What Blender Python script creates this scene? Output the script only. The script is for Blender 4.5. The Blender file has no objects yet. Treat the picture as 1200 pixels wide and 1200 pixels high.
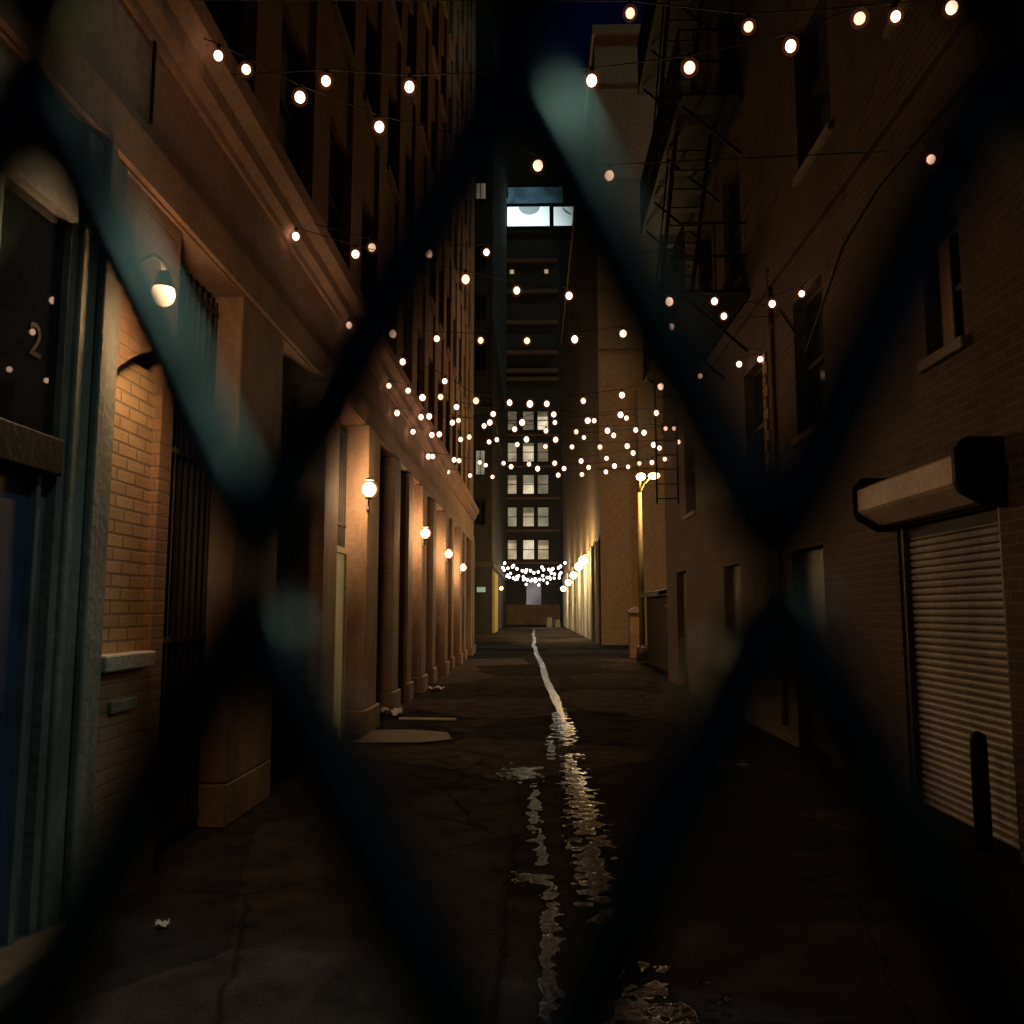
import bpy, bmesh, math, random
from mathutils import Vector, Matrix
random.seed(7)
R = math.radians
C = bpy.context.scene.collection
SC = bpy.context.scene

# ------------------------------------------------------------------ camera, sky, light, exposure
cam = bpy.data.cameras.new('camera')
cam.lens = 30.0
cam.sensor_width = 36.0
cam.clip_start = 0.01
cam.clip_end = 2000.0
cam.dof.use_dof = True
cam.dof.focus_distance = 16.0
cam.dof.aperture_fstop = 5.2
cam.dof.aperture_blades = 0
camo = bpy.data.objects.new('camera', cam)
C.objects.link(camo)
camo.location = (0, 0, 1.6)
camo.rotation_euler = (R(90 + 6.5602), 0, R(1.4227))
SC.camera = camo

COOL_LIGHT = Vector((0.58, -0.20, 0.79)).normalized()       # towards the light
world = bpy.data.worlds.new('World')
SC.world = world
world.use_nodes = True
wn = world.node_tree
bg = wn.nodes['Background']
sky = wn.nodes.new('ShaderNodeTexSky')
sky.sky_type = 'NISHITA'
sky.sun_disc = False
sky.ozone_density = 6.0
sky.sun_elevation = R(-2.5)
sky.sun_rotation = math.atan2(COOL_LIGHT.x, COOL_LIGHT.y)
wn.links.new(sky.outputs[0], bg.inputs[0])
bg.inputs[1].default_value = 0.09

sl = bpy.data.lights.new('street_light_sun', 'SUN')  # sun lamp standing in for an unseen cool street lamp behind the camera
sl.energy = 0.33
sl.angle = R(4)
sl.color = (0.66, 1.0, 0.88)
so = bpy.data.objects.new('street_light_sun', sl)
C.objects.link(so)
so.rotation_euler = COOL_LIGHT.to_track_quat('Z', 'Y').to_euler()

SC.view_settings.view_transform = 'Standard'
SC.view_settings.look = 'None'
SC.view_settings.exposure = 0.0
SC.view_settings.gamma = 1.0
SC.cycles.max_bounces = 6
SC.cycles.diffuse_bounces = 3
SC.cycles.glossy_bounces = 3
SC.cycles.transparent_max_bounces = 8
SC.cycles.caustics_reflective = False
SC.cycles.caustics_refractive = False
SC.cycles.sample_clamp_indirect = 2.0
SC.cycles.sample_clamp_direct = 8.0
SC.cycles.use_denoising = True

# ------------------------------------------------------------------ materials
def new_mat(name):
    m = bpy.data.materials.new(name)
    m.use_nodes = True
    nt = m.node_tree
    return m, nt, nt.nodes['Principled BSDF']

def N(nt, t, **kw):
    n = nt.nodes.new(t)
    for k, v in kw.items():
        if k in n.inputs:
            n.inputs[k].default_value = v
        else:
            setattr(n, k, v)
    return n

def ramp(nt, src, a, b, lo=(0, 0, 0, 1), hi=(1, 1, 1, 1)):
    r = nt.nodes.new('ShaderNodeValToRGB')
    r.color_ramp.elements[0].position = a
    r.color_ramp.elements[1].position = b
    r.color_ramp.elements[0].color = lo
    r.color_ramp.elements[1].color = hi
    nt.links.new(src, r.inputs[0])
    return r.outputs[0]

def rgba(c, k=1.0):
    return (c[0] * k, c[1] * k, c[2] * k, 1)

def rough_mat(name, c, rough=0.85, var=0.45, scale=1.5, bump=0.25, fine=22.0, metal=0.0, streak=True):
    m, nt, b = new_mat(name)
    tc = N(nt, 'ShaderNodeTexCoord')
    mp = N(nt, 'ShaderNodeMapping')
    mp.inputs['Scale'].default_value = (1, 1, 0.35 if streak else 1)
    nt.links.new(tc.outputs['Object'], mp.inputs[0])
    n1 = N(nt, 'ShaderNodeTexNoise', Scale=scale, Detail=7.0, Roughness=0.65)
    n2 = N(nt, 'ShaderNodeTexNoise', Scale=fine, Detail=4.0)
    nt.links.new(mp.outputs[0], n1.inputs[0])
    nt.links.new(tc.outputs['Object'], n2.inputs[0])
    col = ramp(nt, n1.outputs[0], 0.3, 0.72, rgba(c, 1 - var), rgba(c, 1 + var * 0.6))
    mix = N(nt, 'ShaderNodeMixRGB', blend_type='MULTIPLY', Fac=0.5)
    nt.links.new(col, mix.inputs[1])
    nt.links.new(ramp(nt, n2.outputs[0], 0.3, 0.7, (.55, .55, .55, 1), (1.2, 1.2, 1.2, 1)), mix.inputs[2])
    nt.links.new(mix.outputs[0], b.inputs['Base Color'])
    b.inputs['Roughness'].default_value = rough
    b.inputs['Metallic'].default_value = metal
    bp = N(nt, 'ShaderNodeBump', Strength=bump, Distance=0.02)
    nt.links.new(n2.outputs[0], bp.inputs['Height'])
    nt.links.new(bp.outputs[0], b.inputs['Normal'])
    return m

def brick_mat(name, c1, c2, mortar, bw=0.22, bh=0.075, rough=0.88, axis='x'):
    """brick on walls that face x (axis 'x': u = y) or y (axis 'y': u = x)"""
    m, nt, b = new_mat(name)
    tc = N(nt, 'ShaderNodeTexCoord')
    sp = N(nt, 'ShaderNodeSeparateXYZ')
    nt.links.new(tc.outputs['Object'], sp.inputs[0])
    add = N(nt, 'ShaderNodeMath', operation='ADD')
    nt.links.new(sp.outputs[0], add.inputs[0])
    nt.links.new(sp.outputs[1], add.inputs[1])
    cb = N(nt, 'ShaderNodeCombineXYZ')
    nt.links.new(add.outputs[0], cb.inputs[0])
    nt.links.new(sp.outputs[2], cb.inputs[1])
    br = N(nt, 'ShaderNodeTexBrick')
    br.inputs['Color1'].default_value = rgba(c1)
    br.inputs['Color2'].default_value = rgba(c2)
    br.inputs['Mortar'].default_value = rgba(mortar)
    br.inputs['Scale'].default_value = 1.0
    br.inputs['Brick Width'].default_value = bw
    br.inputs['Row Height'].default_value = bh
    br.inputs['Mortar Size'].default_value = 0.009
    br.inputs['Mortar Smooth'].default_value = 0.3
    nt.links.new(cb.outputs[0], br.inputs[0])
    n1 = N(nt, 'ShaderNodeTexNoise', Scale=0.9, Detail=8.0, Roughness=0.7)
    nt.links.new(tc.outputs['Object'], n1.inputs[0])
    mix = N(nt, 'ShaderNodeMixRGB', blend_type='MULTIPLY', Fac=0.8)
    nt.links.new(br.outputs['Color'], mix.inputs[1])
    nt.links.new(ramp(nt, n1.outputs[0], 0.3, 0.7, (.5, .48, .46, 1), (1.15, 1.12, 1.1, 1)), mix.inputs[2])
    nt.links.new(mix.outputs[0], b.inputs['Base Color'])
    b.inputs['Roughness'].default_value = rough
    n2 = N(nt, 'ShaderNodeTexNoise', Scale=40.0, Detail=3.0)
    nt.links.new(tc.outputs['Object'], n2.inputs[0])
    sub = N(nt, 'ShaderNodeMath', operation='SUBTRACT')
    sub.inputs[0].default_value = 1.0
    nt.links.new(br.outputs['Fac'], sub.inputs[1])
    mul = N(nt, 'ShaderNodeMath', operation='MULTIPLY_ADD')
    nt.links.new(n2.outputs[0], mul.inputs[0])
    mul.inputs[1].default_value = 0.3
    nt.links.new(sub.outputs[0], mul.inputs[2])
    bp = N(nt, 'ShaderNodeBump', Strength=0.7, Distance=0.012)
    nt.links.new(mul.outputs[0], bp.inputs['Height'])
    nt.links.new(bp.outputs[0], b.inputs['Normal'])
    return m

def plain_mat(name, c, rough=0.5, metal=0.0, spec=0.5):
    m, nt, b = new_mat(name)
    tc = N(nt, 'ShaderNodeTexCoord')
    n1 = N(nt, 'ShaderNodeTexNoise', Scale=6.0, Detail=5.0)
    nt.links.new(tc.outputs['Object'], n1.inputs[0])
    nt.links.new(ramp(nt, n1.outputs[0], 0.3, 0.7, rgba(c, .7), rgba(c, 1.15)), b.inputs['Base Color'])
    r = N(nt, 'ShaderNodeMapRange')
    r.inputs['To Min'].default_value = max(0.02, rough - 0.08)
    r.inputs['To Max'].default_value = min(1, rough + 0.12)
    nt.links.new(n1.outputs[0], r.inputs[0])
    nt.links.new(r.outputs[0], b.inputs['Roughness'])
    b.inputs['Metallic'].default_value = metal
    b.inputs['Specular IOR Level'].default_value = spec
    return m

def glow_mat(name, c, s, base=(0.8, 0.8, 0.8)):
    m, nt, b = new_mat(name)
    b.inputs['Base Color'].default_value = rgba(base)
    b.inputs['Emission Color'].default_value = rgba(c)
    b.inputs['Emission Strength'].default_value = s
    return m

def halo_mat(name, c, s, opacity):
    """thin glowing shell that imitates the bloom around a light"""
    m = bpy.data.materials.new(name)
    m.use_nodes = True
    nt = m.node_tree
    nt.nodes.clear()
    o = N(nt, 'ShaderNodeOutputMaterial')
    mx = N(nt, 'ShaderNodeMixShader')
    t = N(nt, 'ShaderNodeBsdfTransparent')
    e = N(nt, 'ShaderNodeEmission')
    e.inputs[0].default_value = rgba(c)
    e.inputs[1].default_value = s
    mx.inputs[0].default_value = opacity
    nt.links.new(t.outputs[0], mx.inputs[1])
    nt.links.new(e.outputs[0], mx.inputs[2])
    nt.links.new(mx.outputs[0], o.inputs[0])
    m.cycles.emission_sampling = 'NONE'
    return m

def lit_window_mat(name, c, s, blinds=0.12):
    """a lit window: curtain folds and blind slats in the light coming through"""
    m, nt, b = new_mat(name)
    tc = N(nt, 'ShaderNodeTexCoord')
    w = N(nt, 'ShaderNodeTexWave', Scale=1.3, Distortion=1.5, Detail=2.0)
    w.bands_direction = 'X'
    nt.links.new(tc.outputs['Object'], w.inputs[0])
    n1 = N(nt, 'ShaderNodeTexNoise', Scale=0.55, Detail=4.0)
    nt.links.new(tc.outputs['Object'], n1.inputs[0])
    mix = N(nt, 'ShaderNodeMixRGB', blend_type='MULTIPLY', Fac=1.0)
    nt.links.new(ramp(nt, w.outputs['Fac'], 0, 1, (1 - blinds * 3, 1 - blinds * 3, 1 - blinds * 3, 1), (1, 1, 1, 1)), mix.inputs[1])
    nt.links.new(ramp(nt, n1.outputs[0], 0.35, 0.65, rgba(c, .45), rgba(c, 1.15)), mix.inputs[2])
    nt.links.new(mix.outputs[0], b.inputs['Emission Color'])
    b.inputs['Base Color'].default_value = (.1, .1, .1, 1)
    b.inputs['Emission Strength'].default_value = s
    m.cycles.emission_sampling = 'NONE'
    return m

def asphalt_mat():
    m, nt, b = new_mat('asphalt')
    tc = N(nt, 'ShaderNodeTexCoord')
    sp = N(nt, 'ShaderNodeSeparateXYZ')
    nt.links.new(tc.outputs['Object'], sp.inputs[0])
    agg = N(nt, 'ShaderNodeTexNoise', Scale=90.0, Detail=3.0)
    mid = N(nt, 'ShaderNodeTexNoise', Scale=3.2, Detail=7.0, Roughness=0.6)
    big = N(nt, 'ShaderNodeTexNoise', Scale=0.7, Detail=5.0, Roughness=0.6)
    for n in (agg, mid, big):
        nt.links.new(tc.outputs['Object'], n.inputs[0])
    # shallow puddles and a trickle lying in the worn middle of the alley: (x, y, half width, half length)
    best = None
    for (px, py, rx, ry) in ((.40, 7.6, .12, 2.3), (.36, 5.6, .10, .8), (-.13, 8.7, .20, .35), (.00, 7.2, .045, .9), (.05, 6.1, .035, .6), (-.02, 5.35, .15, .10), (.09, 4.7, .05, .5), (.06, 3.9, .035, .5), (.10, 3.4, .035, .4), (.47, 3.42, .20, .55), (.40, 12.2, .13, 1.7), (.20, 10.2, .05, 1.0), (1.9, 9.3, .3, .3)):
        vs = N(nt, 'ShaderNodeVectorMath', operation='SUBTRACT')
        nt.links.new(tc.outputs['Object'], vs.inputs[0])
        vs.inputs[1].default_value = (px, py, 0)
        vd = N(nt, 'ShaderNodeVectorMath', operation='DIVIDE')
        nt.links.new(vs.outputs[0], vd.inputs[0])
        vd.inputs[1].default_value = (rx, ry, 1)
        ln = N(nt, 'ShaderNodeVectorMath', operation='LENGTH')
        nt.links.new(vd.outputs[0], ln.inputs[0])
        if best is None:
            best = ln.outputs['Value']
        else:
            mn = N(nt, 'ShaderNodeMath', operation='MINIMUM')
            nt.links.new(best, mn.inputs[0])
            nt.links.new(ln.outputs['Value'], mn.inputs[1])
            best = mn.outputs[0]
    edge = N(nt, 'ShaderNodeTexNoise', Scale=7.0, Detail=5.0, Roughness=0.55)
    nt.links.new(tc.outputs['Object'], edge.inputs[0])
    s2 = N(nt, 'ShaderNodeMath', operation='MULTIPLY_ADD')
    nt.links.new(edge.outputs[0], s2.inputs[0])
    s2.inputs[1].default_value = 5.0
    nt.links.new(best, s2.inputs[2])
    dv = N(nt, 'ShaderNodeMath', operation='MULTIPLY')
    nt.links.new(s2.outputs[0], dv.inputs[0])
    dv.inputs[1].default_value = 0.2
    wet = ramp(nt, dv.outputs[0], 0.655, 0.675, (1, 1, 1, 1), (0, 0, 0, 1))
    # colour
    dry = ramp(nt, mid.outputs[0], 0.3, 0.7, (.030, .029, .033, 1), (.076, .073, .079, 1))
    spk = N(nt, 'ShaderNodeMixRGB', blend_type='MULTIPLY', Fac=0.7)
    nt.links.new(dry, spk.inputs[1])
    nt.links.new(ramp(nt, agg.outputs[0], 0.35, 0.7, (.5, .5, .5, 1), (1.5, 1.45, 1.4, 1)), spk.inputs[2])
    # cracks, tar patches and pale worn areas
    wob = N(nt, 'ShaderNodeMixRGB', Fac=0.12)
    nt.links.new(tc.outputs['Object'], wob.inputs[1])
    nt.links.new(mid.outputs[1], wob.inputs[2])
    vo = N(nt, 'ShaderNodeTexVoronoi', feature='DISTANCE_TO_EDGE', Scale=0.55)
    nt.links.new(wob.outputs[0], vo.inputs[0])
    crk = ramp(nt, vo.outputs[0], 0.0, 0.010, (.5, .5, .5, 1), (1, 1, 1, 1))
    vp = N(nt, 'ShaderNodeTexVoronoi', Scale=0.42)
    nt.links.new(wob.outputs[0], vp.inputs[0])
    pat = ramp(nt, vp.outputs['Color'], 0.25, 0.75, (.45, .45, .47, 1), (1.45, 1.35, 1.25, 1))
    k1 = N(nt, 'ShaderNodeMixRGB', blend_type='MULTIPLY', Fac=1.0)
    nt.links.new(spk.outputs[0], k1.inputs[1])
    nt.links.new(crk, k1.inputs[2])
    k2 = N(nt, 'ShaderNodeMixRGB', blend_type='MULTIPLY', Fac=.8)
    nt.links.new(k1.outputs[0], k2.inputs[1])
    nt.links.new(pat, k2.inputs[2])
    damp = ramp(nt, dv.outputs[0], 0.66, 0.80, (1, 1, 1, 1), (0, 0, 0, 1))
    cm = N(nt, 'ShaderNodeMixRGB')
    nt.links.new(damp, cm.inputs[0])
    nt.links.new(k2.outputs[0], cm.inputs[1])
    cm.inputs[2].default_value = (.010, .0095, .010, 1)
    nt.links.new(cm.outputs[0], b.inputs['Base Color'])
    rr = N(nt, 'ShaderNodeMapRange')
    sr = N(nt, 'ShaderNodeMapRange')
    sr.inputs['To Min'].default_value = 0.0
    sr.inputs['To Max'].default_value = .5
    nt.links.new(wet, sr.inputs[0])
    nt.links.new(sr.outputs[0], b.inputs['Specular IOR Level'])
    rr.inputs['To Min'].default_value = 0.9
    rr.inputs['To Max'].default_value = 0.06
    nt.links.new(wet, rr.inputs[0])
    nt.links.new(rr.outputs[0], b.inputs['Roughness'])
    # relief: coarse aggregate where dry, ripples where wet
    rip = N(nt, 'ShaderNodeTexNoise', Scale=12.0, Detail=2.5)
    nt.links.new(tc.outputs['Object'], rip.inputs[0])
    b1 = N(nt, 'ShaderNodeBump', Distance=0.012)
    inv = N(nt, 'ShaderNodeMapRange')
    inv.inputs['To Min'].default_value = 1.0
    inv.inputs['To Max'].default_value = 0.03
    nt.links.new(wet, inv.inputs[0])
    nt.links.new(inv.outputs[0], b1.inputs['Strength'])
    nt.links.new(agg.outputs[0], b1.inputs['Height'])
    b2 = N(nt, 'ShaderNodeBump', Strength=0.20, Distance=0.02)
    nt.links.new(rip.outputs[0], b2.inputs['Height'])
    nt.links.new(b1.outputs[0], b2.inputs['Normal'])
    nt.links.new(b2.outputs[0], b.inputs['Normal'])
    return m

M = {}
M['asphalt'] = asphalt_mat()
M['frieze'] = rough_mat('brown_sandstone', (.32, .185, .12), var=.35)
M['pilaster'] = rough_mat('brown_pilaster_stone', (.28, .185, .125), var=.6)
M['column'] = rough_mat('mossy_grey_stone', (.22, .22, .18), var=.6, scale=2.5)
M['pale'] = rough_mat('pale_limestone', (.52, .50, .46), var=.3)
M['brick_tan'] = brick_mat('tan_infill_brick', (.56, .37, .19), (.45, .29, .145), (.27, .19, .12))
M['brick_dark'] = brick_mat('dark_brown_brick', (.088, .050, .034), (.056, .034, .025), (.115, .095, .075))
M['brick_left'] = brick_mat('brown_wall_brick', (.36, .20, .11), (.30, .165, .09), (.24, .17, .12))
M['tan_wall'] = rough_mat('tan_tower_plaster', (.56, .37, .21), var=.22, scale=.25, fine=6.0)
M['grey_far'] = rough_mat('grey_far_wall', (.085, .075, .06), var=.3, scale=.3, fine=5.0)
M['dark_far'] = rough_mat('dark_far_wall', (.045, .04, .036), var=.4, scale=.3, fine=5.0)
M['glass'] = plain_mat('dark_window_glass', (.010, .011, .014), rough=.12, spec=.5)
M['door_blue'] = plain_mat('blue_black_door', (.05, .07, .14), rough=.45)
M['door_glass'] = glow_mat('transom_glass', (0, 0, 0), 0.0, (.010, .012, .016))
M['door_glass'].node_tree.nodes['Principled BSDF'].inputs['Roughness'].default_value = .015
M['iron'] = rough_mat('black_iron', (.012, .011, .0115), rough=.6, var=.4, streak=False)
M['iron'].node_tree.nodes['Principled BSDF'].inputs['Specular IOR Level'].default_value = .12
M['steel'] = rough_mat('painted_shutter_steel', (.34, .31, .29), rough=.55, var=.5, scale=1.6, bump=.06, fine=14.0)
M['hood'] = rough_mat('cream_hood_paint', (.50, .42, .35), rough=.6, var=.25, bump=.08)
M['dark_void'] = rough_mat('dark_recess_wall', (.035, .030, .028), var=.4)  # very dark base colour for building cores and bay backs
M['gate'] = plain_mat('dark_gate_paint', (.030, .027, .026), rough=.5)
M['tan_paint'] = rough_mat('tan_door_paint', (.40, .33, .20), rough=.6, var=.2, bump=.05)
def wire_mat():
    """galvanised wire: bright spangle between dull oxide patches"""
    m, nt, b = new_mat('galvanised_wire')
    tc = N(nt, 'ShaderNodeTexCoord')
    n1 = N(nt, 'ShaderNodeTexNoise', Scale=70.0, Detail=3.0)
    n2 = N(nt, 'ShaderNodeTexNoise', Scale=260.0, Detail=4.0)
    for n in (n1, n2):
        nt.links.new(tc.outputs['Object'], n.inputs[0])
    nt.links.new(ramp(nt, n1.outputs[0], .35, .68, (.03, .033, .036, 1), (.26, .30, .27, 1)), b.inputs['Base Color'])
    nt.links.new(ramp(nt, n1.outputs[0], .3, .7, (.33, .33, .33, 1), (.26, .26, .26, 1)), b.inputs['Roughness'])
    b.inputs['Metallic'].default_value = 1.0
    b.inputs['Specular Tint'].default_value = (.12, .12, .12, 1)
    bp = N(nt, 'ShaderNodeBump', Strength=.07, Distance=.0004)
    nt.links.new(n2.outputs[0], bp.inputs['Height'])
    nt.links.new(bp.outputs[0], b.inputs['Normal'])
    return m
M['galv'] = wire_mat()
M['cable'] = plain_mat('black_cable', (.012, .011, .011), rough=.6)
M['pole'] = rough_mat('yellow_pole_paint', (.17, .15, .075), rough=.5, var=.25, bump=.05)
M['brass'] = plain_mat('dull_lamp_metal', (.10, .085, .065), rough=.45, metal=.5)
M['litter'] = plain_mat('white_paper', (.75, .74, .72), rough=.8)
M['concrete'] = rough_mat('wet_gutter_concrete', (.07, .062, .054), rough=.20, var=.4, scale=3, bump=.35, fine=30, streak=False)
M['kerb'] = rough_mat('doorstep_stone', (.20, .16, .13), var=.4, streak=False)

M['bulb_core'] = glow_mat('bulb_filament', (1.0, .60, .40), 4.0)
_nt = M['bulb_core'].node_tree                        # no two bulbs burn alike
_oi = N(_nt, 'ShaderNodeObjectInfo')
_mr = N(_nt, 'ShaderNodeMapRange')
_mr.inputs['To Min'].default_value = 1.5
_mr.inputs['To Max'].default_value = 6.6
_nt.links.new(_oi.outputs['Random'], _mr.inputs[0])
_nt.links.new(_mr.outputs[0], _nt.nodes['Principled BSDF'].inputs['Emission Strength'])
M['bulb_halo'] = halo_mat('bulb_bloom_shell', (1.0, .24, .07), .30, .06)
M['far_core'] = glow_mat('far_bulb_filament', (1.0, .88, .82), 10.0)
M['sconce_glow'] = glow_mat('sconce_globe', (1.0, .60, .29), 430.0)
M['near_glow'] = glow_mat('near_lamp_bulb', (1.0, .60, .29), 400.0)
M['flood_glow'] = glow_mat('flood_lamp_globe', (1.0, .72, .34), 260.0)
M['sodium_glow'] = glow_mat('street_lamp_lens', (1.0, .58, .22), 480.0)
M['yellow_glow'] = glow_mat('yellow_wall_lamp', (1.0, .72, .18), 30.0)
M['win_cream'] = lit_window_mat('lit_window_cream', (.60, .48, .28), .9)
M['win_white'] = lit_window_mat('lit_window_bright', (.85, .72, .48), 1.15)
M['win_olive'] = lit_window_mat('lit_window_olive', (.34, .31, .20), .9)
M['win_dim'] = lit_window_mat('lit_window_dim', (.36, .29, .19), .6)
M['win_cold'] = glow_mat('cold_lit_window', (.80, 1.0, 1.0), 1.5)
M['win_blue'] = lit_window_mat('blue_lit_window', (.055, .12, .155), 1.0, .05)
M['teal_glow'] = glow_mat('teal_sign_light', (.03, .30, .26), .5)
for k in ('win_cold', 'teal_glow'):
    M[k].cycles.emission_sampling = 'NONE'

# ------------------------------------------------------------------ mesh helpers
class MB:
    def __init__(s):
        s.bm = bmesh.new()
        s.mats = []
    def mi(s, m):
        if m is None:
            return 0
        if m not in s.mats:
            s.mats.append(m)
        return s.mats.index(m)
    def box(s, x0, x1, y0, y1, z0, z1, m=None):
        i = s.mi(m)
        v = [s.bm.verts.new((x, y, z)) for x in (x0, x1) for y in (y0, y1) for z in (z0, z1)]
        for q in ((0, 1, 3, 2), (4, 6, 7, 5), (0, 4, 5, 1), (2, 3, 7, 6), (0, 2, 6, 4), (1, 5, 7, 3)):
            f = s.bm.faces.new([v[k] for k in q])
            f.material_index = i
        return s
    def quad(s, pts, m=None):
        f = s.bm.faces.new([s.bm.verts.new(p) for p in pts])
        f.material_index = s.mi(m)
        return s
    def prism(s, prof, axis, a, b, m=None):
        """profile (list of 2D points) extruded from a to b along axis; profile axes: x -> (y,z), y -> (x,z), z -> (x,y)"""
        i = s.mi(m)
        def p3(p, t):
            return {'x': (t, p[0], p[1]), 'y': (p[0], t, p[1]), 'z': (p[0], p[1], t)}[axis]
        A = [s.bm.verts.new(p3(p, a)) for p in prof]
        B = [s.bm.verts.new(p3(p, b)) for p in prof]
        n = len(prof)
        fs = [s.bm.faces.new(A), s.bm.faces.new(B[::-1])]
        for k in range(n):
            fs.append(s.bm.faces.new([A[k], B[k], B[(k + 1) % n], A[(k + 1) % n]]))
        for f in fs:
            f.material_index = i
        return s
    def tube(s, pts, r, n=8, m=None, cap=True, radii=None):
        i = s.mi(m)
        pts = [Vector(p) for p in pts]
        rings = []
        up = None
        for k, p in enumerate(pts):
            if k == 0:
                t = pts[1] - p
            elif k == len(pts) - 1:
                t = p - pts[k - 1]
            else:
                t = (pts[k + 1] - p).normalized() + (p - pts[k - 1]).normalized()
            t.normalize()
            if up is None:
                up = Vector((0, 0, 1)) if abs(t.z) < .9 else Vector((0, 1, 0))
            a = t.cross(up)
            if a.length < 1e-5:
                a = t.cross(Vector((1, 0, 0)))
            a.normalize()
            b = a.cross(t).normalized()
            rr = radii[k] if radii else r
            rings.append([s.bm.verts.new(p + a * rr * math.cos(2 * math.pi * j / n) + b * rr * math.sin(2 * math.pi * j / n)) for j in range(n)])
        for k in range(len(rings) - 1):
            for j in range(n):
                f = s.bm.faces.new([rings[k][j], rings[k][(j + 1) % n], rings[k + 1][(j + 1) % n], rings[k + 1][j]])
                f.material_index = i
                f.smooth = True
        if cap:
            for rg in (rings[0][::-1], rings[-1]):
                f = s.bm.faces.new(rg)
                f.material_index = i
        return s
    def ball(s, c, r, m=None, sz=1.0, u=12, v=8):
        i = s.mi(m)
        g = bmesh.ops.create_uvsphere(s.bm, u_segments=u, v_segments=v, radius=r, matrix=Matrix.Translation(c) @ Matrix.Diagonal((1, 1, sz, 1)))
        for vv in g['verts']:
            for f in vv.link_faces:
                f.material_index = i
                f.smooth = True
        return s
    def build(s, name, m=None, parent=None, bevel=0.0, loc=None):
        if m is not None and not s.mats:
            s.mats = [m]
        bmesh.ops.recalc_face_normals(s.bm, faces=s.bm.faces)
        me = bpy.data.meshes.new(name)
        s.bm.to_mesh(me)
        s.bm.free()
        for q in s.mats:
            me.materials.append(q)
        o = bpy.data.objects.new(name, me)
        C.objects.link(o)
        if parent is not None:
            o.parent = parent
        if loc is not None:
            o.location = loc
        if bevel:
            bv = o.modifiers.new('bevel', 'BEVEL')
            bv.width = bevel
            bv.segments = 2
            bv.limit_method = 'ANGLE'
        return o

def tag(o, label=None, cat=None, group=None, kind=None):
    if label: o['label'] = label
    if cat: o['category'] = cat
    if group: o['group'] = group
    if kind: o['kind'] = kind
    return o

def empty(name, loc=(0, 0, 0), rz=0.0):
    o = bpy.data.objects.new(name, None)
    C.objects.link(o)
    o.location = loc
    o.rotation_euler = (0, 0, rz)
    o.empty_display_size = .2
    return o

def copy_tree(o, parent=None):
    c = o.copy()
    C.objects.link(c)
    c.parent = parent
    for ch in list(o.children):
        copy_tree(ch, c)
    return c

# ================================================================== ground
g = MB()
g.quad([(-300, -60, 0), (300, -60, 0), (300, 600, 0), (-300, 600, 0)])
tag(g.build('alley_ground', M['asphalt']), 'dark patched asphalt of the alley, wet along its middle', 'ground', kind='structure')

# concrete drain strip down the middle, slightly askew and uneven
g = MB()
prev = None
pts = []
y = 12.4
while y < 72:
    x = 0.44 - (y - 12) * .0155 +   .02 * math.sin(y * .55) if y < 38 else 0.03 + .03 * math.sin(y * .3)
    pts.append((x + random.uniform(-.008, .008), y, (.065 + .03 * random.random()) * min(1, .25 + (y - 12.4) * .25)))
    y += .45
for a, b in zip(pts, pts[1:]):
    g.quad([(a[0] - a[2], a[1], .004), (a[0] + a[2], a[1], .004), (b[0] + b[2], b[1], .004), (b[0] - b[2], b[1], .004)])
bmesh.ops.remove_doubles(g.bm, verts=g.bm.verts, dist=.0005)
tag(g.build('drain_channel', M['concrete']), 'pale wet concrete drain strip running down the middle of the alley', 'drain', kind='structure')

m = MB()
m.prism([(-2.18, 10.45), (-1.35, 10.5), (-1.0, 10.75), (-1.12, 11.35), (-1.6, 11.6), (-2.18, 11.55)], 'z', .004, .02)  # thin slab, browner than the asphalt around it
tag(m.build('ground_patch', rough_mat('brownish_patch', (.06, .05, .042), var=.6, streak=False), bevel=.006), 'flat brownish patch on the asphalt below the lamp-bearing pilaster', 'pavement', kind='structure')
g = MB()
g.box(-2.62, -2.12, 3.0, 4.35, 0, .13)
tag(g.build('stone_step', M['kerb'], bevel=.02), 'worn stone step under the dark entrance on the left', 'step')

# ================================================================== left building
LX = -2.3
lb = empty('warehouse_building', (-2.3, 2.9, 0))
tag(lb, 'long brown warehouse with pilasters, a stone cornice and rows of tall dark windows', 'building')
def part(root, mb, name, mat, parent=None, bevel=0):
    """a part built in world coordinates under a thing (or under one of its parts)"""
    bmesh.ops.translate(mb.bm, verts=mb.bm.verts, vec=-Vector(root.location))
    return mb.build(name, mat, parent or root, bevel=bevel)
def lpart(mb, name, mat, parent=None, bevel=0):
    return part(lb, mb, name, mat, parent, bevel)
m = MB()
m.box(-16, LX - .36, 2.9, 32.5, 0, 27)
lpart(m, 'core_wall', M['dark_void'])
# ground floor pilasters
pil = [(6.45, 7.55, .02), (9.05, 9.7, .06), (11.17, 12.0, .115), (13.6, 14.2, .07), (15.2, 15.75, .07), (16.75, 17.5, .115),
       (19.0, 19.6, .07), (21.25, 21.95, .115), (23.4, 24.0, .07), (25.55, 26.25, .115), (27.8, 28.4, .07), (30.2, 30.9, .115), (31.9, 32.5, .07)]
for a, b, pr in pil:
    m = MB()
    m.box(LX - .36, LX + pr, a, b, .32, 4.07)
    k = .05 if a > 7 else .004
    m.box(LX - .36, LX + pr + k, a - k * .8, b + k * .8, 0, .318)
    lpart(m, 'pilaster', M['pilaster'], bevel=.015)
m = MB()
m.box(LX - .36, LX + .03, 4.08, 4.5, 0, 4.07)
m.box(LX + .03, LX + .075, 4.22, 4.30, 0, 4.07)
lpart(m, 'column', M['column'], bevel=.012)
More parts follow.
